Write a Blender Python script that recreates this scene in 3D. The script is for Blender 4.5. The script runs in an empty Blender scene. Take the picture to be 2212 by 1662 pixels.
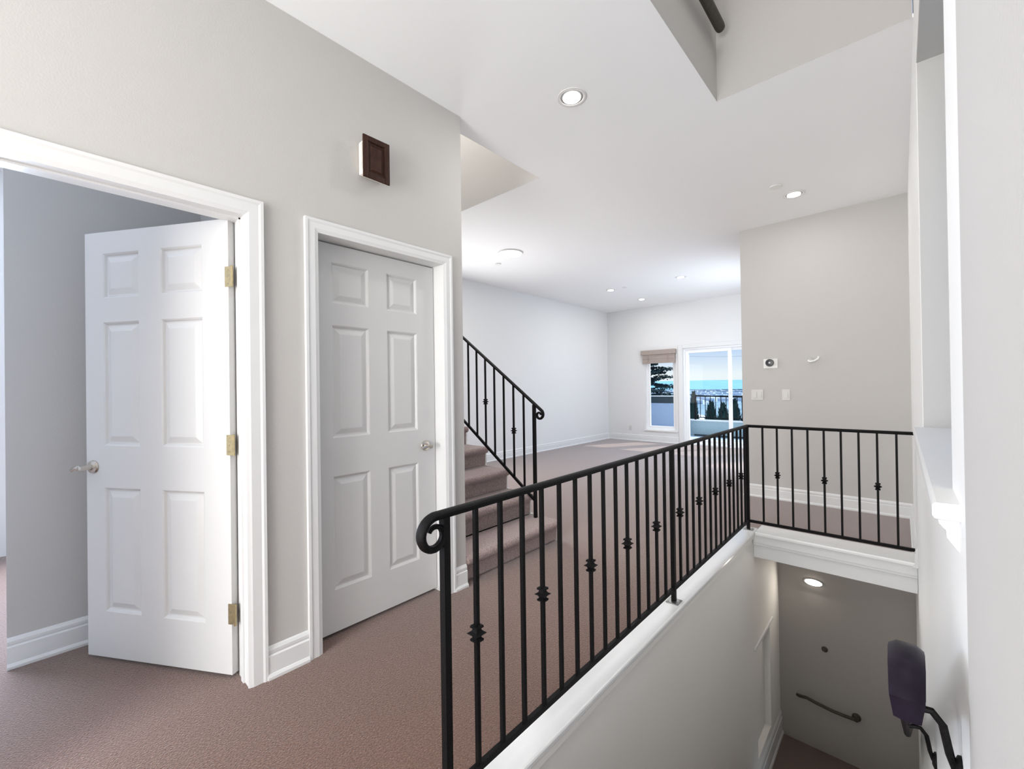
import bpy, math, random
import numpy as np
from mathutils import Vector, Matrix
random.seed(7)
scene = bpy.context.scene
COL = scene.collection
EYE = Vector((0, 0, 1.28))

# ------------------------------------------------------------------ camera
YAW, PITCH, ROLL, FPX = math.radians(42.1809), math.radians(.2978), math.radians(-.7984), 927.2
_f = Vector((-math.sin(YAW)*math.cos(PITCH), math.cos(YAW)*math.cos(PITCH), math.sin(PITCH)))
_r = Vector((math.cos(YAW), math.sin(YAW), 0)); _u = _r.cross(_f)
R2 = math.cos(ROLL)*_r + math.sin(ROLL)*_u; U2 = -math.sin(ROLL)*_r + math.cos(ROLL)*_u
cam = bpy.data.cameras.new('camera'); cam.sensor_width = 36; cam.lens = FPX/2212*36
cam.clip_start = .02; cam.clip_end = 8000
camo = bpy.data.objects.new('camera', cam); COL.objects.link(camo)
camo.matrix_world = Matrix(((R2.x, U2.x, -_f.x, EYE.x), (R2.y, U2.y, -_f.y, EYE.y), (R2.z, U2.z, -_f.z, EYE.z), (0, 0, 0, 1)))
scene.camera = camo

# ------------------------------------------------------------------ world, sun, daylight, exposure
scene.view_settings.view_transform = 'Standard'; scene.view_settings.look = 'None'
scene.view_settings.gamma = 1; scene.view_settings.use_curve_mapping = False
scene.view_settings.exposure = 0.25
w = bpy.data.worlds.new('sky'); scene.world = w; w.use_nodes = True
nt = w.node_tree; nt.nodes.clear()
o = nt.nodes.new('ShaderNodeOutputWorld'); bg = nt.nodes.new('ShaderNodeBackground'); bg.inputs['Strength'].default_value = .84
tc = nt.nodes.new('ShaderNodeTexCoord'); sp = nt.nodes.new('ShaderNodeSeparateXYZ'); rp = nt.nodes.new('ShaderNodeValToRGB')
mr = nt.nodes.new('ShaderNodeMapRange'); mr.inputs['From Min'].default_value = -.1; mr.inputs['From Max'].default_value = .5
nt.links.new(tc.outputs['Generated'], sp.inputs[0]); nt.links.new(sp.outputs['Z'], mr.inputs[0]); nt.links.new(mr.outputs[0], rp.inputs[0])
nt.links.new(rp.outputs[0], bg.inputs['Color']); nt.links.new(bg.outputs[0], o.inputs[0])
e = rp.color_ramp.elements
e[0].position = 0; e[0].color = (.55, .68, .80, 1); e[1].position = 1; e[1].color = (.20, .38, .80, 1)
for p_, c_ in ((.165, (.95, .97, 1, 1)), (.20, (.97, .99, 1.0, 1)), (.30, (.56, .71, .98, 1)), (.45, (.36, .55, .94, 1))):
    x = e.new(p_); x.color = c_
sun = bpy.data.lights.new('sun', 'SUN'); sun.energy = 5.5; sun.angle = .009; sun.color = (1, .97, .92)
suno = bpy.data.objects.new('sun', sun); COL.objects.link(suno)
suno.rotation_euler = Vector((-.45, -.80, -1)).to_track_quat('-Z', 'Y').to_euler()

def area_light(name, loc, direction, sx, sy, power, color=(1, 1, 1)):
    l = bpy.data.lights.new(name, 'AREA'); l.shape = 'RECTANGLE'; l.size = sx; l.size_y = sy; l.energy = power; l.color = color
    ob = bpy.data.objects.new(name, l); COL.objects.link(ob); ob.location = loc
    ob.rotation_euler = Vector(direction).to_track_quat('-Z', 'Z').to_euler(); return ob
# daylight sources out of view; only the left room's window is inferred
area_light('fill_behind_camera', (-.9, -3.1, 1.40), (0, 1, .52), 1.7, 2.4, 170, (1, .99, .975))  # added fill from behind the camera, lifts ceiling and walls
area_light('fill_far_room_side', (-1.42, 7.4, 1.0), (-1, 0, .05), 3.0, 1.7, 53, (.80, .89, 1))  # added fill from the hidden side of the far room
area_light('fill_stair_side', (-5.18, 3.65, 1.30), (1, 0, .0), 1.3, 1.6, 56, (1, .99, .98))  # added fill hidden behind the hall wall
area_light('daylight_left_room', (-5.1, -.75, 1.3), (1, 0, 0), 1.3, 1.6, 185, (.70, .81, 1))
area_light('fill_well_top', (-.2, 1.7, 4.58), (-.3, .1, -1), .5, 1.6, 15, (1, .985, .96))  # added fill under the closed top of the well
area_light('fill_shaft_top', (-3.4, 2.3, 5.55), (0, 0, -1), 1.4, .6, 66, (1, .99, .975))  # added fill to brighten the closed stair shaft

# ------------------------------------------------------------------ mesh helpers
class MB:
    def __init__(s): s.v = []; s.f = []
    def add(s, vs, fs):
        n = len(s.v); s.v += [tuple(v) for v in vs]; s.f += [tuple(i+n for i in f) for f in fs]; return s
    def box(s, x0, x1, y0, y1, z0, z1):
        return s.add([(x0,y0,z0),(x1,y0,z0),(x1,y1,z0),(x0,y1,z0),(x0,y0,z1),(x1,y0,z1),(x1,y1,z1),(x0,y1,z1)],
                     [(0,3,2,1),(4,5,6,7),(0,1,5,4),(1,2,6,5),(2,3,7,6),(3,0,4,7)])
    def prism(s, pts, mapf, a, b):
        n = len(pts)
        return s.add([mapf(p, a) for p in pts]+[mapf(p, b) for p in pts],
                     [tuple(range(n-1, -1, -1)), tuple(range(n, 2*n))]+[(i, (i+1) % n, n+(i+1) % n, n+i) for i in range(n)])
    def sweep(s, path, prof, up=Vector((0, 0, 1)), side=None, scales=None):
        path = [Vector(p) for p in path]; m = len(prof); vs = []; N = len(path)
        for i, p in enumerate(path):
            t = (path[min(i+1, N-1)]-path[max(i-1, 0)]).normalized()
            a = Vector(side) if side is not None else t.cross(up).normalized()
            b = a.cross(t).normalized()
            k = scales[i] if scales else 1
            vs += [p+a*(q[0]*k)+b*(q[1]*k) for q in prof]
        fs = [tuple(range(m-1, -1, -1)), tuple((N-1)*m+j for j in range(m))]
        for i in range(N-1):
            for j in range(m):
                fs.append((i*m+j, i*m+(j+1) % m, (i+1)*m+(j+1) % m, (i+1)*m+j))
        return s.add(vs, fs)
    def tube(s, path, r, n=10, up=Vector((0, 0, 1)), side=None, scales=None):
        return s.sweep(path, [(r*math.cos(2*math.pi*j/n), r*math.sin(2*math.pi*j/n)) for j in range(n)], up, side, scales)
    def lathe(s, prof, n=24, centre=(0, 0, 0), axis='z', phase=0):
        c = Vector(centre); vs = []
        for r_, h in prof:
            for j in range(n):
                a = 2*math.pi*(j+phase)/n; x, y = r_*math.cos(a), r_*math.sin(a)
                vs.append(c+Vector({'z': (x, y, h), 'x': (h, x, y), 'y': (y, h, x)}[axis]))
        m = len(prof); fs = [tuple(range(n-1, -1, -1)), tuple((m-1)*n+j for j in range(n))]
        for i in range(m-1):
            for j in range(n): fs.append((i*n+j, i*n+(j+1) % n, (i+1)*n+(j+1) % n, (i+1)*n+j))
        return s.add(vs, fs)
    def mesh(s, name, mat, org, smooth):
        me = bpy.data.meshes.new(name); o = Vector(org)
        me.from_pydata([tuple(Vector(v)-o) for v in s.v], [], s.f); me.update()
        me.materials.append(MAT[mat])
        if smooth:
            me.polygons.foreach_set('use_smooth', [True]*len(me.polygons))
        return me
    def build(s, name, mat, parent=None, org=None, smooth=False, bevel=0, recalc=True):
        if parent is not None: org = WORLD[parent.name] if org is None else org
        elif org is None:
            a = np.array([tuple(v) for v in s.v]); lo, hi = a.min(0), a.max(0)
            org = ((lo[0]+hi[0])/2, (lo[1]+hi[1])/2, lo[2])
        me = s.mesh(name, mat, org, smooth)
        if recalc:
            import bmesh
            bm = bmesh.new(); bm.from_mesh(me); bmesh.ops.recalc_face_normals(bm, faces=bm.faces); bm.to_mesh(me); bm.free()
        ob = bpy.data.objects.new(name, me); COL.objects.link(ob)
        if parent is not None:
            ob.parent = parent; ob.location = Vector(org)-WORLD[parent.name]
        else: ob.location = org
        WORLD[ob.name] = Vector(org)
        if smooth and hasattr(me, 'set_sharp_from_angle'): me.set_sharp_from_angle(angle=math.radians(38))
        if bevel:
            b = ob.modifiers.new('bevel', 'BEVEL'); b.width = bevel; b.segments = 2; b.limit_method = 'ANGLE'
        return ob
WORLD = {}
def tag(o, label=None, cat=None, group=None, kind=None):
    if label: o['label'] = label
    if cat: o['category'] = cat
    if group: o['group'] = group
    if kind: o['kind'] = kind
    return o
def thing(name, loc, label, cat, group=None, kind=None):
    o = bpy.data.objects.new(name, None); o.empty_display_size = .1; COL.objects.link(o); o.location = loc
    WORLD[o.name] = Vector(loc); return tag(o, label, cat, group, kind)
def inst(me, name, parent, loc, rot=None):
    ob = bpy.data.objects.new(name, me); COL.objects.link(ob); ob.parent = parent
    ob.location = Vector(loc)-WORLD[parent.name]; WORLD[ob.name] = Vector(loc)
    if rot: ob.rotation_euler = rot
    return ob

# ------------------------------------------------------------------ materials
MAT = {}
def mat(name, color, rough=.6, metal=0, spec=.5, var=None, scale=30, bump=0, bscale=200, sheen=0, emit=None, estr=0, coat=0, stretch=None):
    m = bpy.data.materials.new(name); m.use_nodes = True; n = m.node_tree; b = n.nodes['Principled BSDF']
    b.inputs['Base Color'].default_value = (*color, 1); b.inputs['Roughness'].default_value = rough
    b.inputs['Metallic'].default_value = metal; b.inputs['Specular IOR Level'].default_value = spec
    b.inputs['Coat Weight'].default_value = coat
    if sheen:
        b.inputs['Sheen Weight'].default_value = sheen; b.inputs['Sheen Roughness'].default_value = .4
    if emit:
        b.inputs['Emission Color'].default_value = (*emit, 1); b.inputs['Emission Strength'].default_value = estr
    tcn = n.nodes.new('ShaderNodeTexCoord'); mp = n.nodes.new('ShaderNodeMapping'); n.links.new(tcn.outputs['Object'], mp.inputs[0])
    if stretch: mp.inputs['Scale'].default_value = stretch
    if var:
        t = n.nodes.new('ShaderNodeTexNoise'); t.inputs['Scale'].default_value = scale; t.inputs['Detail'].default_value = 6
        t.inputs['Roughness'].default_value = .65
        r = n.nodes.new('ShaderNodeValToRGB'); r.color_ramp.elements[0].position = .35; r.color_ramp.elements[1].position = .65
        r.color_ramp.elements[0].color = (*color, 1); r.color_ramp.elements[1].color = (*var, 1)
        n.links.new(mp.outputs[0], t.inputs[0]); n.links.new(t.outputs[0], r.inputs[0]); n.links.new(r.outputs[0], b.inputs['Base Color'])
    if bump:
        t2 = n.nodes.new('ShaderNodeTexNoise'); t2.inputs['Scale'].default_value = bscale; t2.inputs['Detail'].default_value = 3
        bp = n.nodes.new('ShaderNodeBump'); bp.inputs['Strength'].default_value = bump; bp.inputs['Distance'].default_value = .004
        n.links.new(mp.outputs[0], t2.inputs[0]); n.links.new(t2.outputs[0], bp.inputs['Height']); n.links.new(bp.outputs[0], b.inputs['Normal'])
    MAT[name] = m; return m
mat('well_paint_dimmed', (.46, .445, .43), .7, bump=.12, bscale=160, spec=.3)  # wall paint darkened to hold down the light inside the well
mat('wall_paint', (.535, .52, .50), .7, bump=.12, bscale=160, spec=.3)
mat('stairwell_paint_lifted', (.87, .845, .80), .7, bump=.12, bscale=160, spec=.3)  # wall paint lightened to make up for weak light in the stairwell
mat('right_wall_paint_lit', (.86, .86, .85), .6, bump=.08, bscale=160, spec=.3)  # wall paint lightened to show this stretch as more strongly lit
mat('wall_paint_white', (.75, .75, .745), .6, bump=.08, bscale=160, spec=.3)
mat('ceiling_paint', (.92, .93, .935), .8, bump=.06, bscale=160, spec=.2)
mat('trim_paint', (.74, .74, .735), .35)
mat('door_paint', (.635, .63, .62), .4, bump=.05, bscale=90, stretch=(1, 1, .15))
mat('cap_paint', (.84, .84, .83), .22, coat=.3)
mat('carpet', (.100, .050, .034), .95, var=(.200, .108, .076), scale=120, bump=1, bscale=160, sheen=.75, spec=.1)
mat('stair_carpet', (.23, .17, .158), .95, var=(.42, .33, .315), scale=90, bump=1, bscale=220, sheen=.4, spec=.1)
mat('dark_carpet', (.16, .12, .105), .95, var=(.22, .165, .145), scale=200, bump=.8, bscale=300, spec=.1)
mat('wall_under_shaded', (.40, .37, .34), .8, bump=.15, bscale=150, spec=.2)  # shade under the landing put into a darker wall colour
mat('iron', (.003, .003, .0035), .55, spec=.14, var=(.007, .006, .006), scale=140, bump=.25, bscale=160)
mat('brass', (.55, .45, .25), .35, metal=.9, var=(.40, .34, .22), scale=60)
mat('nickel', (.62, .58, .52), .25, metal=1)
mat('nickel_dull', (.35, .35, .34), .35, metal=.9)
mat('wood_dark', (.026, .009, .006), .45, spec=.2, var=(.055, .022, .013), scale=60, stretch=(1, 1, .4))
mat('chime_shell', (.80, .76, .70), .35)
mat('chime_tube', (.9, .86, .78), .15, metal=.6)
mat('handrail_wood', (.005, .0025, .008), .45, spec=.2, var=(.010, .006, .015), scale=60)
mat('bronze', (.035, .030, .020), .6, var=(.06, .05, .035), scale=60)
mat('lens', (.9, .9, .9), .5, emit=(1, .98, .95), estr=6)
mat('lens_large', (.9, .9, .9), .5, emit=(1, .99, .97), estr=3.2)
mat('lens_step', (.9, .9, .9), .5, emit=(1, .93, .85), estr=6)
mat('can_metal', (.75, .75, .74), .35)
mat('can_dark', (.30, .30, .30), .4, metal=.4)
mat('plastic_white', (.84, .84, .82), .35)
mat('plate_plastic', (.63, .62, .60), .4)
mat('plastic_grey', (.5, .5, .48), .5)
mat('dial_dark', (.03, .03, .035), .15, coat=.5)
mat('dial_face', (.55, .57, .6), .3)
mat('shade_fabric', (.40, .335, .30), .8, var=(.34, .28, .25), scale=18, stretch=(1, 1, 6))
mat('vinyl', (.86, .87, .88), .3)
mat('stucco', (.36, .43, .56), .9, var=(.31, .38, .50), scale=40, bump=.5, bscale=80)
mat('stucco_teal', (.40, .50, .53), .9, var=(.34, .43, .46), scale=30, bump=.5, bscale=80)
mat('dark_panel', (.015, .03, .04), .4)
mat('deck', (.62, .68, .72), .7)
mat('leaf_dark', (.012, .045, .045), .8, var=(.02, .075, .06), scale=6)
mat('leaf_pine', (.010, .035, .045), .8, var=(.02, .06, .06), scale=4)
mat('bark', (.02, .018, .02), .9)
mat('hill_haze', (.18, .42, .52), .95, var=(.22, .50, .58), scale=.01)  # distance haze put into the hills' base colour
mat('valley', (.16, .28, .36), .95, var=(.30, .42, .50), scale=.05)  # bluish haze mixed into the ground colour
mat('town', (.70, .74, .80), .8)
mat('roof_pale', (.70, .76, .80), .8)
mat('wire', (.02, .05, .06), .6)
def glassmat():
    m = bpy.data.materials.new('glass'); m.use_nodes = True; n = m.node_tree; n.nodes.clear()
    o = n.nodes.new('ShaderNodeOutputMaterial'); mx = n.nodes.new('ShaderNodeMixShader'); t = n.nodes.new('ShaderNodeBsdfTransparent')
    g = n.nodes.new('ShaderNodeBsdfGlossy'); g.inputs['Roughness'].default_value = 0; lw = n.nodes.new('ShaderNodeFresnel'); lw.inputs[0].default_value = 1.12
    t.inputs[0].default_value = (.93, .97, .98, 1)
    n.links.new(lw.outputs[0], mx.inputs[0]); n.links.new(t.outputs[0], mx.inputs[1]); n.links.new(g.outputs[0], mx.inputs[2]); n.links.new(mx.outputs[0], o.inputs[0])
    MAT['glass'] = m
glassmat()

# ------------------------------------------------------------------ room shell
CEIL = 3.04; XW = -2.10; XS = .065; YB = 9.25; XF = -5.25; YT = 5.45; XB = -1.355; YC = 1.85; YWELL = 2.85; LOW = -2.26
def structure(name, boxes, material, label, cat, bevel=0):
    m = MB()
    for b in boxes: m.box(*b)
    return tag(m.build(name, material, bevel=bevel), label, cat, kind='structure')
structure('floor', [(-5.4, -1.0, -3.3, 9.4, -.2, 0), (-1.0, .2, -3.3, .75, -.2, 0), (-1.0, .2, 4.10, 9.4, -.2, 0)], 'carpet',
          'brown carpeted floor of the hall and the bright room beyond', 'floor')
structure('floor_stairwell', [(-1.06, .2, 4.2, 5.2, LOW-.1, LOW)], 'dark_carpet', 'dark brown carpet at the foot of the stairwell', 'floor')
structure('ceiling', [(-5.4, .2, YWELL, 9.4, CEIL, CEIL+.02), (-5.4, .2, -3.3, .6, CEIL, CEIL+.02), (-5.4, -.826, .6, YC, CEIL, CEIL+.02),
                      (-2.24, -.826, YC, YWELL, CEIL, CEIL+.02)], 'ceiling_paint', 'white flat ceiling cut by two openings', 'ceiling')
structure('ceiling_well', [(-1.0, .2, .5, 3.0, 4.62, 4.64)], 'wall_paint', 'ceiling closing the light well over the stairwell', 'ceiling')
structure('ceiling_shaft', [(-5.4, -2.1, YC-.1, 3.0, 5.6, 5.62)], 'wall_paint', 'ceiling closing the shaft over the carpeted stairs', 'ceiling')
# left wall with the two doors
D1a, D1b, D1h = -.27, .611, 2.050
D2a, D2b, D2h = .905, 1.700, 2.055
xi = XW-.12
structure('wall_left', [(xi, XW, -3.3, D1a, 0, CEIL), (xi, XW, D1a, D1b, D1h, CEIL), (xi, XW, D1b, D2a, 0, CEIL),
                        (xi, XW, D2a, D2b, D2h, CEIL), (xi, XW, D2b, YC, 0, CEIL), (-5.25, xi, YC-.12, YC, 0, 5.6), (xi, XW, YC-.12, YC, CEIL+.02, 5.6)],
          'wall_paint', 'greige hall wall with an open and a closed white door', 'wall')
structure('wall_left_room', [(-3.2, -3.10, -.105, .74, 0, CEIL), (-3.10, xi, .66, .74, 0, CEIL)], 'wall_paint', 'grey wall seen through the open door', 'wall')
structure('wall_closet', [(-3.2, -3.1, .74, YC-.12, 0, CEIL)], 'wall_paint', 'wall at the back of the closet', 'wall')
structure('wall_outer_left', [(-5.4, XF, -3.3, 3.0, 0, 5.6), (-5.4, XF, 3.0, 4.3, 0, .65), (-5.4, XF, 3.0, 4.3, 2.55, CEIL), (-5.4, XF, 4.3, YB, 0, CEIL)],  # unseen gap cut for the stair-side fill
          'wall_paint_white', 'white long wall of the bright room', 'wall')
structure('wall_behind', [(-5.4, -2.0, -3.4, -3.3, 0, CEIL), (0, .2, -3.4, -3.3, 0, CEIL), (-2.0, 0, -3.4, -3.3, 2.75, CEIL)], 'wall_paint', 'wall behind the camera with an added opening', 'wall')  # open gap behind the camera added for the fill light
# right wall: near part, window part, landing part
W3a, W3b, W3z0, W3z1 = 1.15, 2.62, 1.075, 2.69
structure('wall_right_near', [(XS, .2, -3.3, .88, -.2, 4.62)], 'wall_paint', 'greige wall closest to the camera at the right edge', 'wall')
structure('wall_right', [(XS+.004, .2, .88, W3a, LOW, 4.62), (XS+.004, .2, W3a, W3b, LOW, W3z0), (XS+.004, .2, W3a, W3b, W3z1, 4.62),
                         (XS+.004, .2, W3b, 3.0, LOW, 4.62), (XS+.004, .2, 3.0, YT, LOW, CEIL)],
          'right_wall_paint_lit', 'white stairwell wall with the deep window recess', 'wall')
structure('wall_window_recess', [(.2, .5, W3a-.08, W3a, W3z0-.08, W3z1+.08), (XS+.006, .5, W3b-.003, W3b+.08, W3z0-.08, W3z1+.08), (XS+.006, .5, W3a, W3b-.003, W3z1-.003, W3z1+.08), (.2, .5, W3a, W3b-.003, W3z0-.08, W3z0)],
          'wall_paint', 'grey reveals of the tall wall recess', 'wall')
# thermostat wall block
structure('wall_thermostat', [(XB, .2, YT, YT+.12, 0, CEIL), (XB, XB+.12, YT+.12, 5.85, 0, CEIL), (XB, XB+.12, 5.85, 8.95, 2.55, CEIL), (XB, XB+.12, 5.85, 8.95, 0, .12), (XB, XB+.12, 8.95, YB, 0, CEIL)],  # hidden side opening cut for the far room fill
          'wall_paint', 'greige wall carrying the round thermostat', 'wall')
# far wall openings
WA0, WA1, WAz0, WAz1 = -4.30, -3.60, .27, 2.02
DA0, DA1, DAz1 = -3.46, -1.62, 2.06
structure('wall_far', [(-5.4, WA0, YB, YB+.15, 0, CEIL), (WA0, WA1, YB, YB+.15, 0, WAz0), (WA0, WA1, YB, YB+.15, WAz1, CEIL), (WA1, DA0, YB, YB+.15, 0, CEIL),
                       (DA0, DA1, YB, YB+.15, DAz1, CEIL), (DA1, -1.2, YB, YB+.15, 0, CEIL)], 'wall_paint_white', 'white end wall with the window and the sliding glass door', 'wall')
# stairwell
XV = -.95
N0, N1, Nz0, Nz1 = 4.13, 4.62, -1.95, -.99
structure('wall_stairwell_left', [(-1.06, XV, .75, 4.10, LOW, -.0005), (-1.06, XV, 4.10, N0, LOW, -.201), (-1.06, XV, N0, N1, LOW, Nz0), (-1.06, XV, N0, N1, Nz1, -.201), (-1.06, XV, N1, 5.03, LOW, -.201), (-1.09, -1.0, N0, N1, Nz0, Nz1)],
          'stairwell_paint_lifted', 'taupe stairwell wall below the long railing', 'wall')
structure('wall_stairwell_end', [(-1.06, .2, 5.03, 5.13, LOW, -.2)], 'wall_under_shaded', 'dim wall under the landing at the end of the stairwell', 'wall')
# light well and stair shaft
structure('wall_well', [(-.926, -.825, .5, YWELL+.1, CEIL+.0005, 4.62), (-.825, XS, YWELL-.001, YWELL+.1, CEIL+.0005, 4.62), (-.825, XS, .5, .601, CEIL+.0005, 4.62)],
          'well_paint_dimmed', 'greige inner faces of the light well above the stairwell', 'wall')
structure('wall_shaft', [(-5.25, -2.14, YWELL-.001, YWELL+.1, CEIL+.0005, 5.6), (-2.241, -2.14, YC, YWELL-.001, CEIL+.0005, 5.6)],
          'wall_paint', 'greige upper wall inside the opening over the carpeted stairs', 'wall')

# ------------------------------------------------------------------ baseboards (stepped profile with shoe)
BP = [(0, 0), (.026, 0), (.026, .012), (.019, .022), (.016, .024), (.016, .098), (.010, .104), (.012, .112), (.012, .124), (.006, .135), (0, .14)]
def baseboard(name, a, b, nrm, label, z=0, k=1):
    a, b, nrm = Vector(a), Vector(b), Vector(nrm)
    m = MB(); m.prism(BP, lambda p, q: (q.x+nrm.x*p[0], q.y+nrm.y*p[0], z+p[1]*k), a, b)
    return tag(m.build(name, 'trim_paint'), label, 'baseboard', kind='structure')
baseboard('baseboard_left', (XW, .672, 0), (XW, .852, 0), (1, 0, 0), 'short white baseboard between the two door casings')
baseboard('baseboard_corner', (XW, 1.745, 0), (XW, YC, 0), (1, 0, 0), 'stub of cream baseboard at the wall corner by the stairs')
baseboard('baseboard_near', (XW, -3.3, 0), (XW, -.345, 0), (1, 0, 0), 'white baseboard before the open door')
baseboard('baseboard_left_room', (-3.10, -.105, 0), (-3.10, .66, 0), (1, 0, 0), 'white baseboard seen through the open door')
baseboard('baseboard_far_left', (XF, 2.95, 0), (XF, YB, 0), (1, 0, 0), 'white baseboard along the long white wall')
baseboard('baseboard_far', (XF, YB, 0), (DA0-.09, YB, 0), (0, -1, 0), 'white baseboard under the shaded window')
baseboard('baseboard_thermostat', (XB, YT, 0), (XS, YT, 0), (0, -1, 0), 'white baseboard along the thermostat wall')
baseboard('baseboard_landing', (XS+.004, 4.02, 0), (XS+.004, YT, 0), (-1, 0, 0), 'short white baseboard at the right end of the landing')
baseboard('baseboard_stairwell', (XV, 4.12, 0), (XV, 5.03, 0), (1, 0, 0), 'pale tall baseboard at the foot of the stairwell', z=LOW, k=1.7)

# ------------------------------------------------------------------ doors
def casing(parent, ya, yb, h, cw, x):
    ya += .012; yb -= .012; h -= .012
    prof = [(0, 0), (.010, 0), (.013, .010), (.016, .018), (.016, cw-.02), (.020, cw-.012), (.020, cw), (0, cw)]
    m = MB(); vs = []; n = len(prof)
    for q in range(4):
        for d, o_ in prof:
            vs.append((x+d, (ya-o_) if q < 2 else (yb+o_), 0 if q in (0, 3) else h+o_))
    fs = [(q*n+i, q*n+(i+1) % n, (q+1)*n+(i+1) % n, (q+1)*n+i) for q in range(3) for i in range(n)]
    fs += [tuple(range(n)), tuple(range(3*n, 4*n))]
    m.add(vs, fs); return m.build('casing', 'trim_paint', parent)
def jamb(parent, ya, yb, h, x0, x1, stop):
    t = .010; m = MB()
    m.box(x0, x1, ya, ya+t, 0, h); m.box(x0, x1, yb-t, yb, 0, h); m.box(x0, x1, ya+t, yb-t, h-t, h)
    s0, s1 = stop
    m.box(s0, s1, ya+t, ya+t+.007, 0, h-t); m.box(s0, s1, yb-t-.007, yb-t, 0, h-t); m.box(s0, s1, ya+t, yb-t, h-t-.007, h-t)
    return m.build('jamb', 'trim_paint', parent)
ROWS = ((.217, .807), (1.007, 1.597), (1.712, 1.927))
def door_leaf(parent, W, H, cols, org, ang):
    T = .035; bars = MB()
    xs = [0, cols[0][0], cols[0][1], cols[1][0], cols[1][1], W]
    zs = [0]+[v for r_ in ROWS for v in r_]+[H]
    for i in range(5):
        for j in range(7):
            if i in (1, 3) and j in (1, 3, 5): continue
            bars.box(xs[i], xs[i+1], -T, 0, zs[j], zs[j+1])
    import bmesh
    leaf = bars.build('door_leaf', 'door_paint', None, org=(0, 0, 0))
    bm = bmesh.new(); bm.from_mesh(leaf.data); bmesh.ops.remove_doubles(bm, verts=bm.verts, dist=1e-5)
    seen = {}
    for f_ in bm.faces: seen.setdefault(tuple(sorted(v.index for v in f_.verts)), []).append(f_)
    bmesh.ops.delete(bm, geom=[f_ for l in seen.values() if len(l) > 1 for f_ in l], context='FACES_ONLY')
    bm.to_mesh(leaf.data); bm.free()
    leaf.parent = parent; leaf.location = Vector(org)-WORLD[parent.name]; leaf.rotation_euler = (0, 0, ang); WORLD[leaf.name] = Vector((0, 0, 0))
    for c in cols:
        for r_ in ROWS:
            m = MB(); w_, h_ = c[1]-c[0], r_[1]-r_[0]
            for sgn, y0 in ((1, 0), (-1, -T)):
                rings = [(0, 0), (.006, -.004), (.012, -.012), (.018, -.012), (.042, -.003), (.046, -.002)]
                vs = []
                for ins, d in rings:
                    y = y0+sgn*d
                    vs += [(c[0]+ins, y, r_[0]+ins), (c[1]-ins, y, r_[0]+ins), (c[1]-ins, y, r_[1]-ins), (c[0]+ins, y, r_[1]-ins)]
                fs = [(4*k+i, 4*k+(i+1) % 4, 4*k+4+(i+1) % 4, 4*k+4+i) for k in range(len(rings)-1) for i in range(4)]
                n = 4*(len(rings)-1); fs.append((n, n+1, n+2, n+3))
                if sgn > 0: fs = [tuple(reversed(f)) for f in fs]
                # front faces look along +y
                m.add(vs, [tuple(reversed(f)) for f in fs] if False else fs)
            p = m.build('panel', 'door_paint', None, org=(0, 0, 0), recalc=False)
            p.parent = leaf; p.location = (0, 0, 0)
    return leaf
def lever(leaf, x, z):
    for s in (1, -1):
        y = 0 if s > 0 else -.035
        m = MB(); m.lathe([(.0, 0), (.031, 0), (.032, .004), (.029, .010), (.014, .013), (.011, .040), (.013, .045), (.013, .062), (.0, .064)], 20, axis='y')
        m.v = [(v[0]+x, y+s*v[1], v[2]+z) for v in m.v]
        path = [(x+t*.062-.004, y+s*(.053+.004*math.sin(t*3)), z-.010*t*t+.004*math.sin(t*3.1)) for t in [i/10 for i in range(11)]]
        m.sweep(path, [(.007*math.cos(a), .011*math.sin(a)) for a in [2*math.pi*k/10 for k in range(10)]], scales=[1.15-.35*i/10 for i in range(11)])
        h = m.build('lever_handle', 'nickel', None, org=(0, 0, 0), smooth=True); h.parent = leaf
        h['label'] = 'brushed nickel lever handle'
hd = Vector((-.71, -.418, 0)).normalized()
d1 = thing('door_1', (XW-.06, D1b, 0), 'white six panel door standing open into the grey side room', 'door', kind='structure')
casing(d1, D1a, D1b, D1h, .075, XW); jamb(d1, D1a, D1b, D1h, xi-.005, XW+.004, (XW-.075, XW-.045))
l1 = door_leaf(d1, .82, 2.03, ((.14, .372), (.498, .712)), (-2.214, .571, .018), math.atan2(hd.y, hd.x))
lever(l1, .776, .905)
for zz in (1.77, 1.02, .27):
    m = MB(); m.box(-.024, .0, .0005, .003, zz-.045, zz+.045); m.lathe([(0, -.048), (.006, -.047), (.006, .047), (0, .048)], 10, centre=(-.022, .004, zz))
    m.box(.0, .016, .0005, .003, zz-.045, zz+.045)
    for q in (-.03, 0, .03): m.lathe([(0, 0), (.003, 0), (.002, .0015), (0, .0015)], 8, centre=(.0, .003, zz+q), axis='y')
    h = m.build('hinge', 'brass', None, org=(0, 0, 0)); h.parent = l1; h['label'] = 'brass butt hinge'
d2 = thing('door_2', (XW-.06, (D2a+D2b)/2, 0), 'white six panel door standing closed beside the carpeted stairs', 'door', kind='structure')
casing(d2, D2a, D2b, D2h, .064, XW); jamb(d2, D2a, D2b, D2h, xi-.005, XW+.004, (xi-.005, xi+.004))
l2 = door_leaf(d2, .766, 2.02, ((.128, .334), (.448, .660)), (-2.192, D2b-.014, .018), -math.pi/2)
lever(l2, .078, .905)

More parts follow.
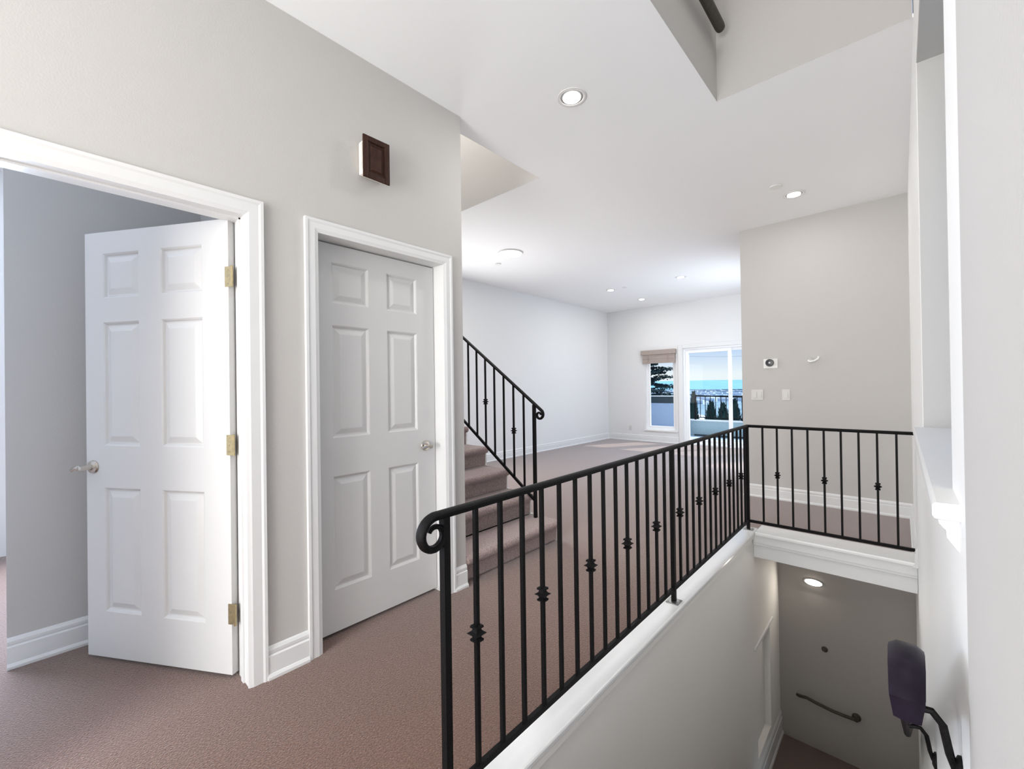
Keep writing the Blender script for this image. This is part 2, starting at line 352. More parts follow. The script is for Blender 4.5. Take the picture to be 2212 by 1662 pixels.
# ------------------------------------------------------------------ windows
def frame_rect(m, x0, x1, z0, z1, wd, y0, y1):
    m.box(x0, x0+wd, y0, y1, z0, z1); m.box(x1-wd, x1, y0, y1, z0, z1); m.box(x0+wd, x1-wd, y0, y1, z0, z0+wd); m.box(x0+wd, x1-wd, y0, y1, z1-wd, z1)
w1 = thing('window_1', ((WA0+WA1)/2, YB+.08, WAz0), 'tall narrow white framed window with a raised tan shade', 'window', kind='structure')
m = MB(); frame_rect(m, WA0, WA1, WAz0, WAz1, .055, YB+.05, YB+.12); m.build('window_frame', 'vinyl', w1, bevel=.004)
m = MB(); frame_rect(m, WA0+.056, WA1-.056, WAz0+.056, WAz1-.056, .03, YB+.06, YB+.10); m.build('sash', 'vinyl', w1, bevel=.003)
m = MB(); m.box(WA0+.087, WA1-.087, YB+.078, YB+.082, WAz0+.087, WAz1-.087); m.build('pane', 'glass', w1)
m = MB(); m.box(WA0-.03, WA1+.03, YB-.03, YB+.05, WAz0-.03, WAz0+.005); m.build('window_sill', 'trim_paint', w1, bevel=.004)
dd = thing('door_3', ((DA0+DA1)/2, YB+.08, 0), 'white framed sliding glass door opening onto the balcony', 'door', kind='structure')
m = MB(); frame_rect(m, DA0, DA1, -.02, DAz1, .05, YB+.02, YB+.15); m.build('door_frame', 'vinyl', dd, bevel=.004)
m = MB(); cw = .085
m.box(DA0-cw, DA0+.01, YB-.02, YB, 0, DAz1+.07); m.box(DA1-.01, DA1+cw, YB-.02, YB, 0, DAz1+.07); m.box(DA0+.01, DA1-.01, YB-.02, YB, DAz1-.01, DAz1+.07)
m.build('casing', 'trim_paint', dd, bevel=.004)
xm = -2.535
for (a, b, y, nm) in ((DA0+.05, xm+.035, YB+.045, 'sliding_panel'), (xm-.035, DA1-.05, YB+.10, 'fixed_panel')):
    m = MB(); frame_rect(m, a, b, .04, DAz1-.05, .07 if nm == 'sliding_panel' else .055, y, y+.035); p = m.build(nm, 'vinyl', dd, bevel=.003)
    m = MB(); wd = .07 if nm == 'sliding_panel' else .055
    m.box(a+wd, b-wd, y+.015, y+.02, .04+wd, DAz1-.05-wd); m.build('pane', 'glass', p)
    if nm == 'sliding_panel':
        m = MB(); m.box(b-.045, b-.025, y-.03, y-.018, .86, 1.14); m.box(b-.045, b-.025, y-.018, y, .86, .885); m.box(b-.045, b-.025, y-.018, y, 1.115, 1.14)
        m.build('pull_handle', 'vinyl', p, bevel=.003)
# roller / roman shade
sh = thing('window_shade', ((WA0+WA1)/2, YB-.03, 1.77), 'tan fabric shade pulled up over the narrow window', 'window shade')
m = MB(); m.box(WA0-.07, WA1+.02, YB-.075, YB-.003, 1.95, 2.05); m.build('valance', 'shade_fabric', sh, bevel=.006)
m = MB()
for k in range(4):
    z0 = 1.755+k*.05; m.box(WA0-.035, WA1, YB-.06+.006*(k % 2), YB-.02, z0, z0+.052)
m.build('folded_fabric', 'shade_fabric', sh, bevel=.004)
for xx in (WA0+.11, WA1-.15):
    m = MB(); m.tube([(xx, YB-.065, 1.96), (xx, YB-.067, 1.86), (xx, YB-.065, 1.78)], .004, 6, up=Vector((1, 0, 0))); m.build('lift_cord', 'shade_fabric', sh)
# right wall window recess trim
w2 = thing('window_2', (XS, 2.0, W3z0), 'tall recess in the right wall with a projecting white sill', 'window', kind='structure')
m = MB()
for a_ in ((W3a, W3a+.05, W3z0, W3z1), (W3b-.05, W3b, W3z0, W3z1), (W3a+.05, W3b-.05, W3z0, W3z0+.05), (W3a+.05, W3b-.05, W3z1-.05, W3z1), ((W3a+W3b)/2-.02, (W3a+W3b)/2+.02, W3z0+.05, W3z1-.05)): m.box(.50, .55, *a_)
m.build('window_frame', 'vinyl', w2)
m = MB(); m.box(.52, .524, W3a+.05, W3b-.05, W3z0+.05, W3z1-.05); m.build('pane', 'glass', w2)
m = MB(); m.box(.0355, .499, 1.0, W3b-.004, W3z0-.026, W3z0+.002); m.build('window_sill', 'trim_paint', w2, bevel=.006)
m = MB(); ap = [(0, 0), (.026, 0), (.024, -.010), (.016, -.020), (.015, -.032), (.0, -.055)]
m.prism(ap, lambda p, q: (XS+.004-p[0], q, W3z0-.028+p[1]), 1.03, W3b+.05); m.build('apron', 'trim_paint', w2)

# ------------------------------------------------------------------ stairwell caps and fascia
m = MB(); m.box(-1.065, -.930, .72, 4.16, 0, .03)
tag(m.build('trim_1', 'cap_paint', bevel=.008), 'glossy white cap under the long railing', 'trim', kind='structure')
m = MB(); m.box(-.930, XS+.003, 4.03, 4.28, 0, .03)
tag(m.build('trim_2', 'cap_paint', bevel=.008), 'white cap along the landing edge under the short railing', 'trim', kind='structure')
m = MB(); m.box(-.9495, XS+.003, 4.048, 4.0999, -.065, -.0005); m.box(-.9495, XS+.003, 4.056, 4.0999, -.085, -.065); m.box(-.9495, XS+.003, 4.075, 4.0999, -.195, -.085)
tag(m.build('trim_3', 'wall_paint_white', bevel=.004), 'stepped white fascia board below the landing edge', 'trim', kind='structure')
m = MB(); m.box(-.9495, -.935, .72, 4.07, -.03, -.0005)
tag(m.build('trim_4', 'stairwell_paint_lifted', bevel=.003), 'thin white moulding under the edge of the long cap', 'trim', kind='structure')
m = MB(); m.box(XV-.002, XV+.012, 4.06, 4.72, Nz1, Nz1+.03)
tag(m.build('trim_5', 'trim_paint', bevel=.003), 'pale ledge strip over the recess in the stairwell wall', 'trim', kind='structure')

# ------------------------------------------------------------------ iron railings
CP = [(-.008, -.024), (-.008, -.024+.024*.55), ]
def rect(w_, h_): return [(-w_/2, -h_/2), (w_/2, -h_/2), (w_/2, h_/2), (-w_/2, h_/2)]
RAILP = [(-.009, -.012), (.009, -.012), (.010, -.005), (.016, -.003), (.017, .003), (.013, .008), (.006, .011), (-.006, .011), (-.013, .008), (-.017, .003), (-.016, -.003), (-.010, -.005)]
COLLAR = [(.008, -.026), (.0145, -.024), (.0155, -.0175), (.0095, -.013), (.0125, -.006), (.0225, 0), (.0125, .006), (.0095, .013), (.0155, .0175), (.0145, .024), (.008, .026)]
R = math.sqrt(2)
def bar_mesh(name, s, z0, z1, top_shear=0):
    m = MB(); m.box(-s/2, s/2, -s/2, s/2, z0, z1)
    m.v = [(v[0], v[1], v[2]) for v in m.v]; return m.mesh(name, 'iron', (0, 0, 0), False)
mc = MB(); mc.lathe([(r_*R, h) for r_, h in COLLAR], 4, phase=.5); me_collar = mc.mesh('collar', 'iron', (0, 0, 0), False)
XR = -.985; RZ = .916; BZ = .105
me_bal = bar_mesh('baluster', .0135, BZ-.005, RZ-.012)
def scroll(c, start, turns, r0, r1, sgn, n=36):
    out = []
    for i in range(n+1):
        t = i/n; a = start+sgn*2*math.pi*turns*t; r_ = r0+(r1-r0)*t**.8
        out.append((c[0]+r_*math.cos(a), c[1]+r_*math.sin(a)))
    return out
gr = thing('guard_railing', (XR, 2.45, .03), 'black iron railing with scroll end around the stairwell opening', 'railing')
# long top rail with the scroll
sc = scroll((.750, RZ-.055), math.pi/2, 1.16, .055, .021, 1)     # (y, z)
path = [(XR, y, z) for y, z in reversed(sc)]+[(XR, .79, RZ)]+[(XR, 4.08+.011, RZ)]
ks = [.45+.55*min(1, i/30) for i in range(len(path))]; ks[-1] = 1; ks[-2] = 1
m = MB(); m.sweep(path, RAILP, side=(1, 0, 0), scales=ks); m.build('top_rail', 'iron', gr, smooth=True)
m = MB(); m.sweep([(XR, 4.08, RZ), (XS+.003, 4.08, RZ)], RAILP); m.build('top_rail', 'iron', gr, smooth=True)
m = MB(); m.box(XR-.008, XR+.008, .788, 4.08, BZ-.011, BZ+.011); m.build('bottom_rail', 'iron', gr)
m = MB(); m.box(XR, XS+.003, 4.072, 4.088, BZ-.011, BZ+.011); m.build('bottom_rail', 'iron', gr)
me_post = bar_mesh('post', .0228, .03, RZ-.01)
mp = MB(); mp.box(-.035, .035, -.035, .035, 0, .006)
for sx in (-1, 1):
    for sy in (-1, 1): mp.lathe([(0, .006), (.005, .006), (.004, .010), (0, .010)], 6, centre=(sx*.025, sy*.025, 0))
me_plate = mp.mesh('base_plate', 'nickel_dull', (0, 0, 0), False)
for y in (.788, 2.449, 4.08):
    p = inst(me_post, 'post', gr, (XR, y, 0)); inst(me_plate, 'base_plate', p, (XR, y, .03))
for k in range(29):
    if k == 14: continue
    y = .909+.110*k
    b = inst(me_bal, 'baluster', gr, (XR, y, 0))
    if k % 3 == 0: inst(me_collar, 'collar', b, (XR, y, .518))
for k in range(9):
    x = -.868+.1048*k
    b = inst(me_bal, 'baluster', gr, (x, 4.08, 0))
    if k % 3 == 1: inst(me_collar, 'collar', b, (x, 4.08, .52))
# up-stair railing
YSR = 2.80; RUN, RISE = .275, .178; SL = RISE/RUN*1.09
NX = -2.29
st = thing('stair_railing', (NX, YSR, RISE), 'black iron railing climbing beside the carpeted stairs', 'railing')
zt = 1.137; zb = .318
def topz(x): return zt+(NX-x)*.715
def botz(x): return zb+(NX-x)*.715
s2 = scroll((NX+.055, zt-.095), math.pi/2-.62, 1.15, .045, .014, -1)
path = [(-4.9, YSR, topz(-4.9)), (NX, YSR, topz(NX))]+[(x, YSR, z) for x, z in s2]
m = MB(); m.sweep(path, RAILP, side=(0, -1, 0), scales=[1, 1]+[.95-.4*i/len(s2) for i in range(len(s2))]); m.build('top_rail', 'iron', st, smooth=True)
m = MB(); m.sweep([(-4.9, YSR, botz(-4.9)), (NX, YSR, botz(NX))], rect(.016, .022)); m.build('bottom_rail', 'iron', st)
m = MB(); m.box(NX-.012, NX+.012, YSR-.012, YSR+.012, RISE, zt-.01); m.build('post', 'iron', st)
for k in range(1, 22):
    x = NX-.1165*k
    m = MB(); m.box(x-.0068, x+.0068, YSR-.0068, YSR+.0068, botz(x), topz(x)-.012)
    b = m.build('baluster', 'iron', st)
    if k % 3 == 2: inst(me_collar, 'collar', b, (x, YSR, (botz(x)+topz(x))/2+.0))

# ------------------------------------------------------------------ carpeted stairs going up
cs = thing('carpeted_staircase', (-2.15, 2.35, 0), 'mauve brown carpeted stairs rising behind the closed door', 'staircase')
def step(parent, k, x_nose, z_top, width0, width1, matname, run, rise, dirx, name='step'):
    pass
def nosing_profile(run, rise):
    r_ = .030; pts = [(run+.04, rise), (0+r_, rise)]
    for i in range(1, 8):
        a = math.pi/2+math.pi*i/8; pts.append((r_+r_*math.cos(a), rise-r_+r_*math.sin(a)))
    pts += [(r_, rise-2*r_), (r_+.012, rise-2*r_-.012), (r_+.015, 0), (run+.04, 0)]
    return pts
np_ = nosing_profile(RUN, RISE)
for k in range(11):
    x0 = -2.085-RUN*k; z0 = RISE*k; yend = 2.885 if k == 0 else 2.865
    m = MB(); m.prism(np_, lambda p, q: (x0-p[0], q, z0+p[1]), YC+.001, yend)
    s_ = m.build('step', 'stair_carpet', cs, smooth=True)
    if k == 0:
        b = s_.modifiers.new('bevel', 'BEVEL'); b.width = .02; b.segments = 3; b.limit_method = 'ANGLE'; b.angle_limit = math.radians(60)
pts = [(-2.14, 0)]
for k in range(11): pts += [(-2.14-RUN*k, RISE*(k)), (-2.14-RUN*k, RISE*(k+1)-.07)]
pts += [(-5.2, RISE*11-.07), (-5.2, 0)]
m = MB(); m.prism(pts[1:], lambda p, q: (p[0], q, p[1]), 2.868, 2.892); m.build('stringer', 'trim_paint', cs)
# stairs going down from the camera
ds = thing('stairwell_staircase', (-.44, .75, LOW), 'dark carpeted stairs dropping through the stairwell', 'staircase')
dr_ = -LOW/13; dn = .266
np2 = nosing_profile(dn, dr_)
for k in range(12):
    y0 = .78+dn*(k+1); z0 = -dr_*(k+2)+0
    m = MB(); m.prism(np2, lambda p, q: (q, y0-p[0], z0+p[1]), XV+.002, XS+.002); m.build('step', 'dark_carpet', ds, smooth=True)

# ------------------------------------------------------------------ handrail on the right wall
hr = thing('wall_handrail', (.0, .9, .6), 'dark glossy wooden handrail on the right stairwell wall', 'handrail')
HS = .63
hp = [(-.022, -.048), (-.012, -.055), (.012, -.055), (.022, -.048), (.022, .010), (.017, .028), (.006, .037), (-.006, .037), (-.017, .028), (-.022, .010)]
y0, z0 = .90, 1.28-.475
m = MB(); m.sweep([(0, y0-.016, z0-.030), (0, y0-.012, z0-.014), (0, y0, z0-.003), (0, y0+.02, z0-.003), (0, y0+.05, z0-.012), (0, y0+.12, z0-.045)]+[(0, y0+.2+k*.4, z0-.045-HS*(.08+k*.4)) for k in range(9)], hp, side=(-1, 0, 0),
                 scales=[.7, .9, .98, 1, 1, 1]+[1]*9)
m.build('rail', 'handrail_wood', hr, smooth=True)
for yb_ in (1.06, 1.95):
    zr = z0-.045-HS*(yb_-y0-.12)-.03
    pts = [Vector((.004, yb_, zr-.018)), Vector((.018, yb_, zr-.012)), Vector((.032, yb_, zr-.010)), Vector((.046, yb_, zr-.028)), Vector((.054, yb_, zr-.075)), Vector((.062, yb_, zr-.10))]
    m = MB(); m.tube(pts, .0062, 8, up=Vector((0, 1, 0))); b = m.build('bracket', 'iron', hr, smooth=True)
    m = MB(); m.lathe([(0, -.010), (.012, -.010), (.026, -.004), (.027, 0), (0, 0)], 16, centre=(XS+.003, yb_, zr-.10), axis='x'); m.build('rosette', 'iron', b, smooth=True)

# ------------------------------------------------------------------ ceiling lamps
def lamp_light(name, loc, size, power, parent, color=(1, .97, .93)):
    l = bpy.data.lights.new(name, 'AREA'); l.shape = 'DISK'; l.size = size; l.energy = power; l.color = color
    ob = bpy.data.objects.new(name, l); COL.objects.link(ob); ob.parent = parent; ob.location = Vector(loc)-WORLD[parent.name]
def downlight(x, y, label, power, rr=.088):
    t = thing('recessed_downlight', (x, y, CEIL), label, 'ceiling light', 'recessed downlights in the white ceiling')
    c = (x, y, CEIL)
    m = MB(); m.lathe([(rr, -.0005), (rr, -.004), (rr*.9, -.007), (rr*.80, -.004), (rr*.78, -.0005)], 32, centre=c)
    m.f = [f for f in m.f if len(f) == 4]; n = 32
    m.f += [(4*n+j, 4*n+(j+1) % n, (j+1) % n, j) for j in range(n)]
    m.build('trim_ring', 'can_metal', t, smooth=True)
    m = MB(); m.lathe([(rr*.76, -.0008), (rr*.76, -.003), (rr*.60, -.003), (rr*.60, -.0008)], 28, centre=c); m.build('gimbal', 'can_dark', t, smooth=True)
    m = MB(); m.lathe([(rr*.62, -.003), (rr*.60, -.009), (rr*.40, -.014), (0, -.016)], 28, centre=c); m.build('lens', 'lens', t, smooth=True)
    lamp_light('downlight_beam', (x, y, CEIL-.020), rr*1.0, power, t)
for x, y, p_, lb in ((-1.462, 2.192, 6, 'recessed gimbal downlight nearest the camera, in the hall ceiling'),
                     (-.716, 4.746, 3.5, 'recessed downlight in front of the thermostat wall'),
                     (-3.95, 7.11, 6, 'left recessed downlight of the far room trio'),
                     (-2.65, 7.08, 6, 'right recessed downlight of the far room trio'),
                     (-3.92, 8.33, 5, 'farthest recessed downlight, nearest the sliding door wall')):
    downlight(x, y, lb, p_)
t = thing('flush_ceiling_light', (-3.78, 4.17, CEIL), 'large round flush ceiling light above the stair railing', 'ceiling light')
m = MB(); m.lathe([(.165, -.0005), (.165, -.012), (.155, -.016), (.150, -.004)], 40, centre=(-3.78, 4.17, CEIL)); m.build('rim', 'can_metal', t, smooth=True)
m = MB(); m.lathe([(.150, -.010), (.148, -.022), (.10, -.030), (0, -.033)], 40, centre=(-3.78, 4.17, CEIL)); m.build('diffuser', 'lens_large', t, smooth=True)
lamp_light('flush_light_beam', (-3.78, 4.17, CEIL-.038), .28, 10, t)
for x, y, rr, lb in ((-4.24, 4.42, .045, 'small sprinkler cover beside the large flush light'), (-3.66, 7.1, .045, 'small sprinkler cover between the far downlights'),
                     (-.808, 4.439, .05, 'small sprinkler cover by the thermostat wall downlight')):
    m = MB(); m.lathe([(rr*.92, -.0005), (rr*.92, -.006), (rr, -.007), (rr, -.010), (0, -.011)], 24, centre=(x, y, CEIL))
    tag(m.build('sprinkler_cover', 'plastic_white', smooth=True, org=(x, y, CEIL)), lb, 'sprinkler', 'sprinkler covers in the ceiling')

# ------------------------------------------------------------------ wall items
ch = thing('door_chime', (XW, 1.23, 2.38), 'brown wooden door chime box high on the hall wall', 'door chime')
m = MB(); m.box(XW+.001, -2.037, 1.136, 1.272, 2.40, 2.575); m.build('shell', 'chime_shell', ch, bevel=.010)
m = MB(); m.tube([(-2.058, 1.138, 2.42), (-2.058, 1.138, 2.56)], .007, 10, up=Vector((0, 1, 0))); m.build('chime_tube', 'chime_tube', ch, smooth=True)
ya, yb, za, zb2 = 1.126, 1.280, 2.374, 2.594
m = MB(); fr = .028
for bx in ((ya, ya+fr, za, zb2), (yb-fr, yb, za, zb2), (ya+fr, yb-fr, za, za+fr), (ya+fr, yb-fr, zb2-fr, zb2)): m.box(-2.037, -2.026, *bx[:2], *bx[2:])
m.build('wooden_frame', 'wood_dark', ch, bevel=.003)
m = MB(); vs = []
for ins, x in ((fr, -2.0355), (fr+.012, -2.0355), (fr+.022, -2.028)):
    vs += [(x, ya+ins, za+ins), (x, yb-ins, za+ins), (x, yb-ins, zb2-ins), (x, ya+ins, zb2-ins)]
m.add(vs, [(0,1,5,4),(1,2,6,5),(2,3,7,6),(3,0,4,7),(4,5,9,8),(5,6,10,9),(6,7,11,10),(7,4,8,11),(8,9,10,11)]); m.build('raised_panel', 'wood_dark', ch)
th = thing('thermostat', (-1.068, YT, 1.45), 'round dark thermostat on a white square plate', 'thermostat')
m = MB(); m.box(-1.135, -1.0, YT-.006, YT-.0005, 1.445, 1.548); m.build('plate', 'plastic_white', th, bevel=.004)
m = MB(); m.lathe([(.041, 0), (.041, -.022), (.036, -.027), (0, -.028)], 28, centre=(-1.072, YT-.006, 1.505), axis='y'); d = m.build('dial', 'dial_dark', th, smooth=True)
m = MB(); m.lathe([(.010, 0), (.010, -.001), (0, -.0012)], 24, centre=(-1.072, YT-.034, 1.505), axis='y'); m.build('display', 'dial_face', d)
hk = thing('wall_hook', (-.676, YT, 1.49), 'small pale hook on the wall to the right of the thermostat', 'hook')
m = MB(); m.lathe([(.026, -.0005), (.026, -.006), (.018, -.012), (0, -.013)], 18, centre=(-.70, YT, 1.515), axis='y'); m.build('mount', 'plastic_grey', hk, smooth=True)
m = MB(); m.tube([(-.72, YT-.012, 1.51), (-.70, YT-.025, 1.50), (-.665, YT-.03, 1.505), (-.635, YT-.03, 1.525), (-.625, YT-.028, 1.55)], .010, 10); m.build('prong', 'plastic_white', hk, smooth=True)
for x, wd, ng, lb in ((-1.203, .12, 2, 'double white switch plate below the thermostat'), (-.926, .075, 1, 'single white switch plate right of the double one')):
    t = thing('switch_plate', (x, YT, 1.09), lb, 'light switch', 'switch plates on the thermostat wall')
    m = MB(); m.box(x-wd/2, x+wd/2, YT-.006, YT-.0005, 1.09, 1.21); m.build('plate', 'plate_plastic', t, bevel=.003)
    for g in range(ng):
        cx = x+(g-(ng-1)/2)*.048
        m = MB(); m.prism([(-.002, 0), (-.010, 0), (-.005, .066), (-.002, .066)], lambda p, q: (q, YT-.004+p[0], 1.117+p[1]), cx-.016, cx+.016); m.build('rocker', 'plate_plastic', t)
for x, y, nrm, z, lb in ((-4.68, YB, (0, -1), .23, 'white outlet plate low on the wall left of the shaded window'),):
    t = thing('outlet_plate', (x, y, z), lb, 'outlet')
    m = MB(); m.box(x-.036, x+.036, y-.006, y-.0005, z, z+.115); m.build('plate', 'plate_plastic', t, bevel=.003)
    for q in (.03, .085):
        m = MB(); m.lathe([(.016, -.006), (.016, -.008), (0, -.0082)], 16, centre=(x, y, z+q), axis='y'); m.build('socket', 'plate_plastic', t)

# pole in the light well, step light, bar on the stairwell end wall
m = MB(); zz = 3.42
m.lathe([(0, .0), (.018, .002), (.026, .012), (.028, .03), (.028, 2.15), (0, 2.15)], 16, centre=(-.775, 0, zz), axis='y')
m.v = [(v[0], 2.78-v[1], v[2]) for v in m.v]
tag(m.build('well_pole', 'bronze', smooth=True), 'dark rounded pole running along the light well', 'pole')
sl = thing('step_light', (-.66, 5.03, -.67), 'small glowing oval wall light under the landing', 'wall light')
c = (-.655, 5.03, -.655)
m = MB(); m.lathe([(.080, -.0005), (.080, -.008), (.070, -.012)], 28, centre=(0, 0, 0), axis='y'); m.v = [(c[0]+v[0], c[1]+v[1], c[2]+v[2]*.42) for v in m.v]; m.build('rim', 'plastic_grey', sl, smooth=True)
m = MB(); m.lathe([(.070, -.010), (.064, -.020), (0, -.026)], 28, centre=(0, 0, 0), axis='y'); m.v = [(c[0]+v[0], c[1]+v[1], c[2]+v[2]*.42) for v in m.v]; m.build('lens', 'lens_step', sl, smooth=True)
l = bpy.data.lights.new('step_light_beam', 'AREA'); l.shape = 'DISK'; l.size = .1; l.energy = 1.6; l.color = (1, .92, .82)
lo = bpy.data.objects.new('step_light_beam', l); COL.objects.link(lo); lo.parent = sl; lo.location = Vector((-.655, 5.0, -.655))-WORLD['step_light']; lo.rotation_euler = Vector((0, -1, -.3)).to_track_quat('-Z', 'Z').to_euler()
br = thing('wall_grab_bar', (-.55, 5.03, -1.8), 'dark curved bar with a round end on the dim stairwell wall', 'grab bar')
m = MB(); m.tube([(-.80, 5.015, -1.80), (-.775, 4.985, -1.785), (-.72, 4.975, -1.77), (-.64, 4.975, -1.785), (-.52, 4.975, -1.80), (-.42, 4.975, -1.80), (-.36, 4.98, -1.80)], .014, 10); m.build('bar', 'bronze', br, smooth=True)
m = MB(); m.lathe([(.034, -.0005), (.034, -.012), (.022, -.022), (.018, -.052), (0, -.055)], 18, centre=(-.345, 5.03, -1.80), axis='y'); m.build('rosette', 'bronze', br, smooth=True)
m = MB(); m.lathe([(.0, -.0005), (.026, -.0005), (.024, -.012), (.012, -.018), (.010, -.03), (0, -.031)], 14, centre=(-.575, 5.03, -1.27), axis='y')
tag(m.build('wall_knob', 'bronze', smooth=True), 'small dark round knob on the dim stairwell wall above the bar', 'knob')  # dark mark on the end wall modelled as a knob

# ------------------------------------------------------------------ balcony and view outside
m = MB(); m.box(-9, 2, YB+.16, 11.65, -.16, -.04)
tag(m.build('floor_balcony', 'deck'), 'pale balcony deck outside the sliding door', 'floor', kind='structure')
YP = 11.4
m = MB(); m.box(-4.55, 2, YP, YP+.2, -.04, .33)
tag(m.build('wall_parapet', 'stucco_teal', bevel=.01), 'low stucco parapet wall of the balcony', 'wall', kind='structure')
m = MB(); m.box(-4.55, 2, YP-.03, YP+.23, .33, .36)
tag(m.build('trim_6', 'trim_paint', bevel=.006), 'white cap on the low balcony parapet', 'trim', kind='structure')
pb = thing('balcony_screen', (-5.0, 11.15, -.04), 'blue grey stucco screen wall with dark top band outside the narrow window', 'screen wall')
m = MB(); m.box(-5.02, -4.1, 11.1, 11.2, -.04, .79); m.build('stucco_panel', 'stucco', pb, bevel=.008)
m = MB(); m.box(-5.5, -4.05, 11.12, 11.26, .80, .965); m.build('top_band', 'dark_panel', pb)
m = MB(); m.box(-5.5, -4.05, 11.08, 11.28, .966, .985); m.build('coping', 'trim_paint', pb)
m = MB(); m.box(-5.5, -5.03, 11.12, 11.18, -.04, .799); m.build('dark_panel', 'dark_panel', pb)
rl = thing('balcony_railing', (-2.9, 11.5, .36), 'thin black picket railing on the balcony parapet', 'railing')
m = MB(); m.box(-4.0, 2, 11.485, 11.515, .955, .985); m.build('top_rail', 'iron', rl)
m = MB(); m.box(-4.0, 2, 11.49, 11.51, .41, .43); m.build('bottom_rail', 'iron', rl)
mpk = MB(); mpk.box(-.007, .007, -.007, .007, .43, .955); me_pk = mpk.mesh('picket', 'iron', (0, 0, 0), False)
mpp = MB(); mpp.box(-.02, .02, -.02, .02, .36, .985); me_pp = mpp.mesh('post', 'iron', (0, 0, 0), False)
for k in range(34):
    x = -3.98+.125*k
    inst(me_pp if k % 9 == 0 else me_pk, 'post' if k % 9 == 0 else 'picket', rl, (x, 11.5, 0))
m = MB(); m.box(-3.95, -2.4, 11.28, 11.34, -.04, -.0)
tag(m.build('deck_hose', 'dark_panel', bevel=.01), 'dark edging strip at the foot of the balcony parapet', 'edging')
# valley, hills, town
m = MB(); n = 24; vs = []; fs = []
for i in range(n+1):
    for j in range(n+1):
        X = -2600+3200*i/n; Y = 30+2300*(j/n)**2; vs.append((X, Y, -14-.0*Y+2*math.sin(X*.02+j)-.004*Y))
for i in range(n):
    for j in range(n): a = i*(n+1)+j; fs.append((a, a+n+1, a+n+2, a+1))
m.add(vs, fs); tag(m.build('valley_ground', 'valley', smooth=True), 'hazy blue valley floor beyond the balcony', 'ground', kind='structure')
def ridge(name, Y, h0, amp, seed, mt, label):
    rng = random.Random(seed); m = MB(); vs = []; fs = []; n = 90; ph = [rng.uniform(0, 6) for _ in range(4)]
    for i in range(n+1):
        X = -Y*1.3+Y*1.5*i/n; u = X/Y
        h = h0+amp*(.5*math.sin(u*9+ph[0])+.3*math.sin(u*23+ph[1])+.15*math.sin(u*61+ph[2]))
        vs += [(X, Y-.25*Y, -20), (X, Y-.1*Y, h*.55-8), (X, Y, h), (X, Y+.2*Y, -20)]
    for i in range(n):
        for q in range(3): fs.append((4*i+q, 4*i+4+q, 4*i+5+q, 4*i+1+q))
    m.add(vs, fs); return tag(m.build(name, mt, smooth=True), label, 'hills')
ridge('far_hills', 2400, 1.28+.0085*2400, 1.2, 3, 'hill_haze', 'distant haze-blue hills along the horizon')
m = MB(); rng = random.Random(5)
for k in range(420):
    Y = rng.uniform(350, 1500); X = -Y*rng.uniform(.18, .5); s_ = rng.uniform(3, 9); h = rng.uniform(2, 7); z = -17-.004*Y
    m.box(X, X+s_*1.6, Y, Y+s_, z, z+h)
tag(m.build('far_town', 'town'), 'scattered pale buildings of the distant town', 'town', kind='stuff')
# neighbour roof
nb = thing('neighbour_house', (-18, 45, -12), 'low neighbouring house with a pale pitched roof behind the railing', 'house')
m = MB(); m.box(-22.0, -14.5, 43, 47, -12, -2.6); m.build('walls', 'stucco', nb)
m = MB(); m.prism([(-22.5, -2.6), (-13.5, -2.6), (-19.5, -1.0)], lambda p, q: (p[0], q, p[1]), 42.6, 47.4); m.build('roof', 'roof_pale', nb)
# trees
def foliage(m, c, rad, n, rng, sz, flat=.5):
    for _ in range(n):
        d = Vector((rng.gauss(0, 1), rng.gauss(0, 1), rng.gauss(0, 1)*flat)); d = d.normalized()*rad*rng.random()**.45; d.z *= flat if flat < 1 else 1
        p = Vector(c)+d; a = Vector((rng.uniform(-1, 1), rng.uniform(-1, 1), rng.uniform(-.6, .6))).normalized()*sz*rng.uniform(.5, 1.2)
        b = a.cross(Vector((rng.uniform(-1, 1), rng.uniform(-1, 1), 1))).normalized()*sz*rng.uniform(.25, .5)
        m.add([p-a, p+b, p+a, p-b], [(0, 1, 2, 3)])
def pine(x, y, z0, z1, spread, label, seed):
    rng = random.Random(seed); t = thing('pine_tree', (x, y, z0), label, 'tree')
    m = MB(); m.tube([(x, y, z0), (x+.1, y, z0+(z1-z0)*.4), (x-.05, y, z0+(z1-z0)*.75), (x, y, z1)], .26, 8, up=Vector((1, 0, 0)), scales=[1, .75, .4, .1]); m.build('trunk', 'bark', t, smooth=True)
    mb = MB(); mf = MB()
    for k in range(100):
        f = .35+.65*k/100; z = z0+(z1-z0)*f; L = spread*(1.08-f)**.6*rng.uniform(.45, 1.1); a = k*2.4+rng.uniform(-.4, .4)
        tip = Vector((x+L*math.cos(a), y+L*math.sin(a), z+rng.uniform(-.25, .25)))
        mb.tube([(x, y, z-.1), ((x+tip.x)/2, (y+tip.y)/2, z+.05), tip], .06, 5, scales=[1, .7, .25])
        for q in (.55, .8, 1.0):
            foliage(mf, Vector((x, y, z)).lerp(tip, q)+Vector((0, 0, .05)), L*.26+.15, 60, rng, .17, .4)
    mb.build('branches', 'bark', t); tag(mf.build('needles', 'leaf_pine', t, recalc=False), kind='stuff')
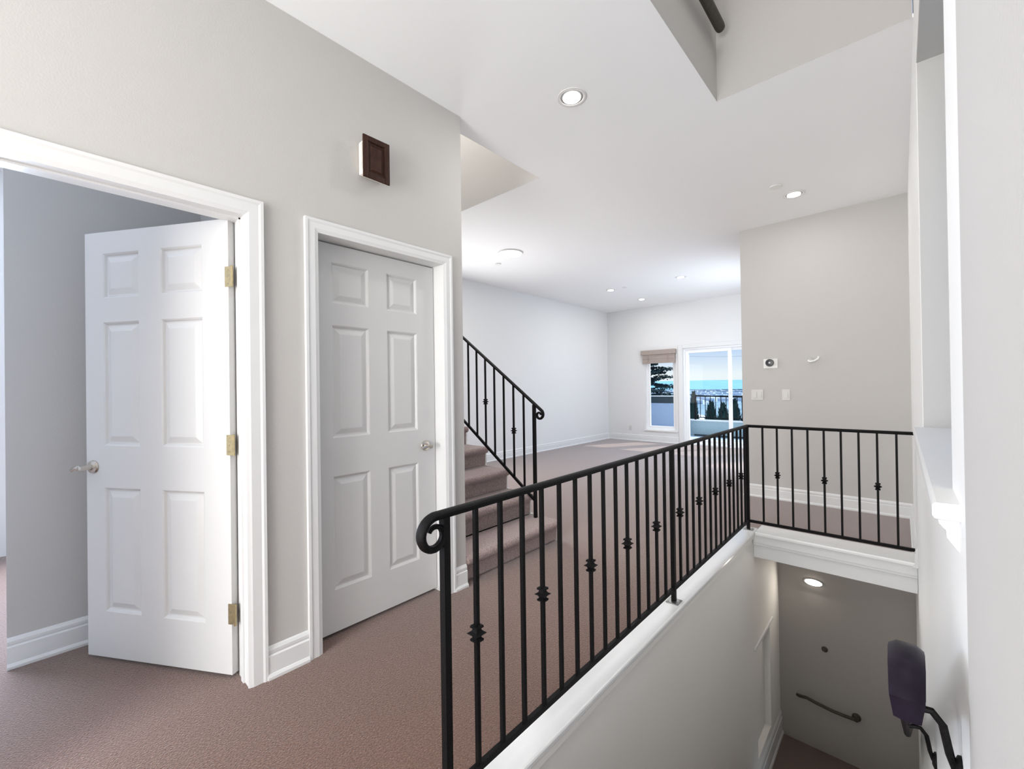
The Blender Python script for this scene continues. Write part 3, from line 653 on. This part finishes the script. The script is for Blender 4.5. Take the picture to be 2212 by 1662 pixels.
pine(-16.3, 36, -11, 6.0, 3.6, 'tall dark pine tree seen through the narrow window', 4)
def cypress(x, y, z0, z1, rad, label, seed, mt='leaf_dark'):
    rng = random.Random(seed); t = thing('conifer_tree', (x, y, z0), label, 'tree', 'dark conifers beyond the balcony railing')
    m = MB(); m.tube([(x, y, z0), (x, y, z1-.3)], .09, 6, up=Vector((1, 0, 0)), scales=[1, .3]); m.build('trunk', 'bark', t)
    m = MB()
    for k in range(1500):
        f = rng.random()**1.3; r_ = rad*(1-f)**.7*(.75+.3*rng.random()); a = rng.uniform(0, 6.283); p = Vector((x+r_*math.cos(a), y+r_*math.sin(a), z0+(z1-z0)*(.08+.92*f)))
        u_ = Vector((math.cos(a)*.4, math.sin(a)*.4, 1)).normalized()*rng.uniform(.12, .26); s_ = Vector((-math.sin(a), math.cos(a), 0))*rng.uniform(.05, .1)
        m.add([p-u_*.4, p+s_, p+u_, p-s_], [(0, 1, 2, 3)])
    tag(m.build('foliage', mt, t, recalc=False), kind='stuff')
for x, y, zt_, rd, lb, sd in ((-7.0, 20, .80, .55, 'pointed conifer at the left behind the balcony railing, the tallest one', 1),
                              (-7.0, 22.4, .30, .95, 'second conifer from the left behind the balcony railing', 2),
                              (-5.35, 18.6, .42, .8, 'bushy conifer at the middle of the row behind the railing', 3),
                              (-5.55, 20.9, .48, .95, 'conifer right of the middle of the row behind the railing', 4),
                              (-5.2, 23.6, .55, .9, 'conifer hidden partly by the sliding door frame', 5),
                              (-3.9, 19.5, -.25, .6, 'rightmost low conifer behind the balcony railing', 6)):
    cypress(x, y, -5, zt_, rd, lb, sd)
for (za, zb3, r_, lb) in ((1.42, .95, .012, 'upper thin power line crossing the sliding door view'), (1.20, .60, .025, 'lower thick power line crossing the sliding door view'), (3.3, 2.7, .004, 'faint high power line crossing the sky in the sliding door')):
    m = MB(); m.tube([(-12-.5*k*-1.2, 24, za+(zb3-za)*(k/14)*1.0-.25*math.sin(math.pi*k/14)) for k in range(15)], r_, 6)
    tag(m.build('power_line', 'wire'), lb, 'power line', 'power lines outside')
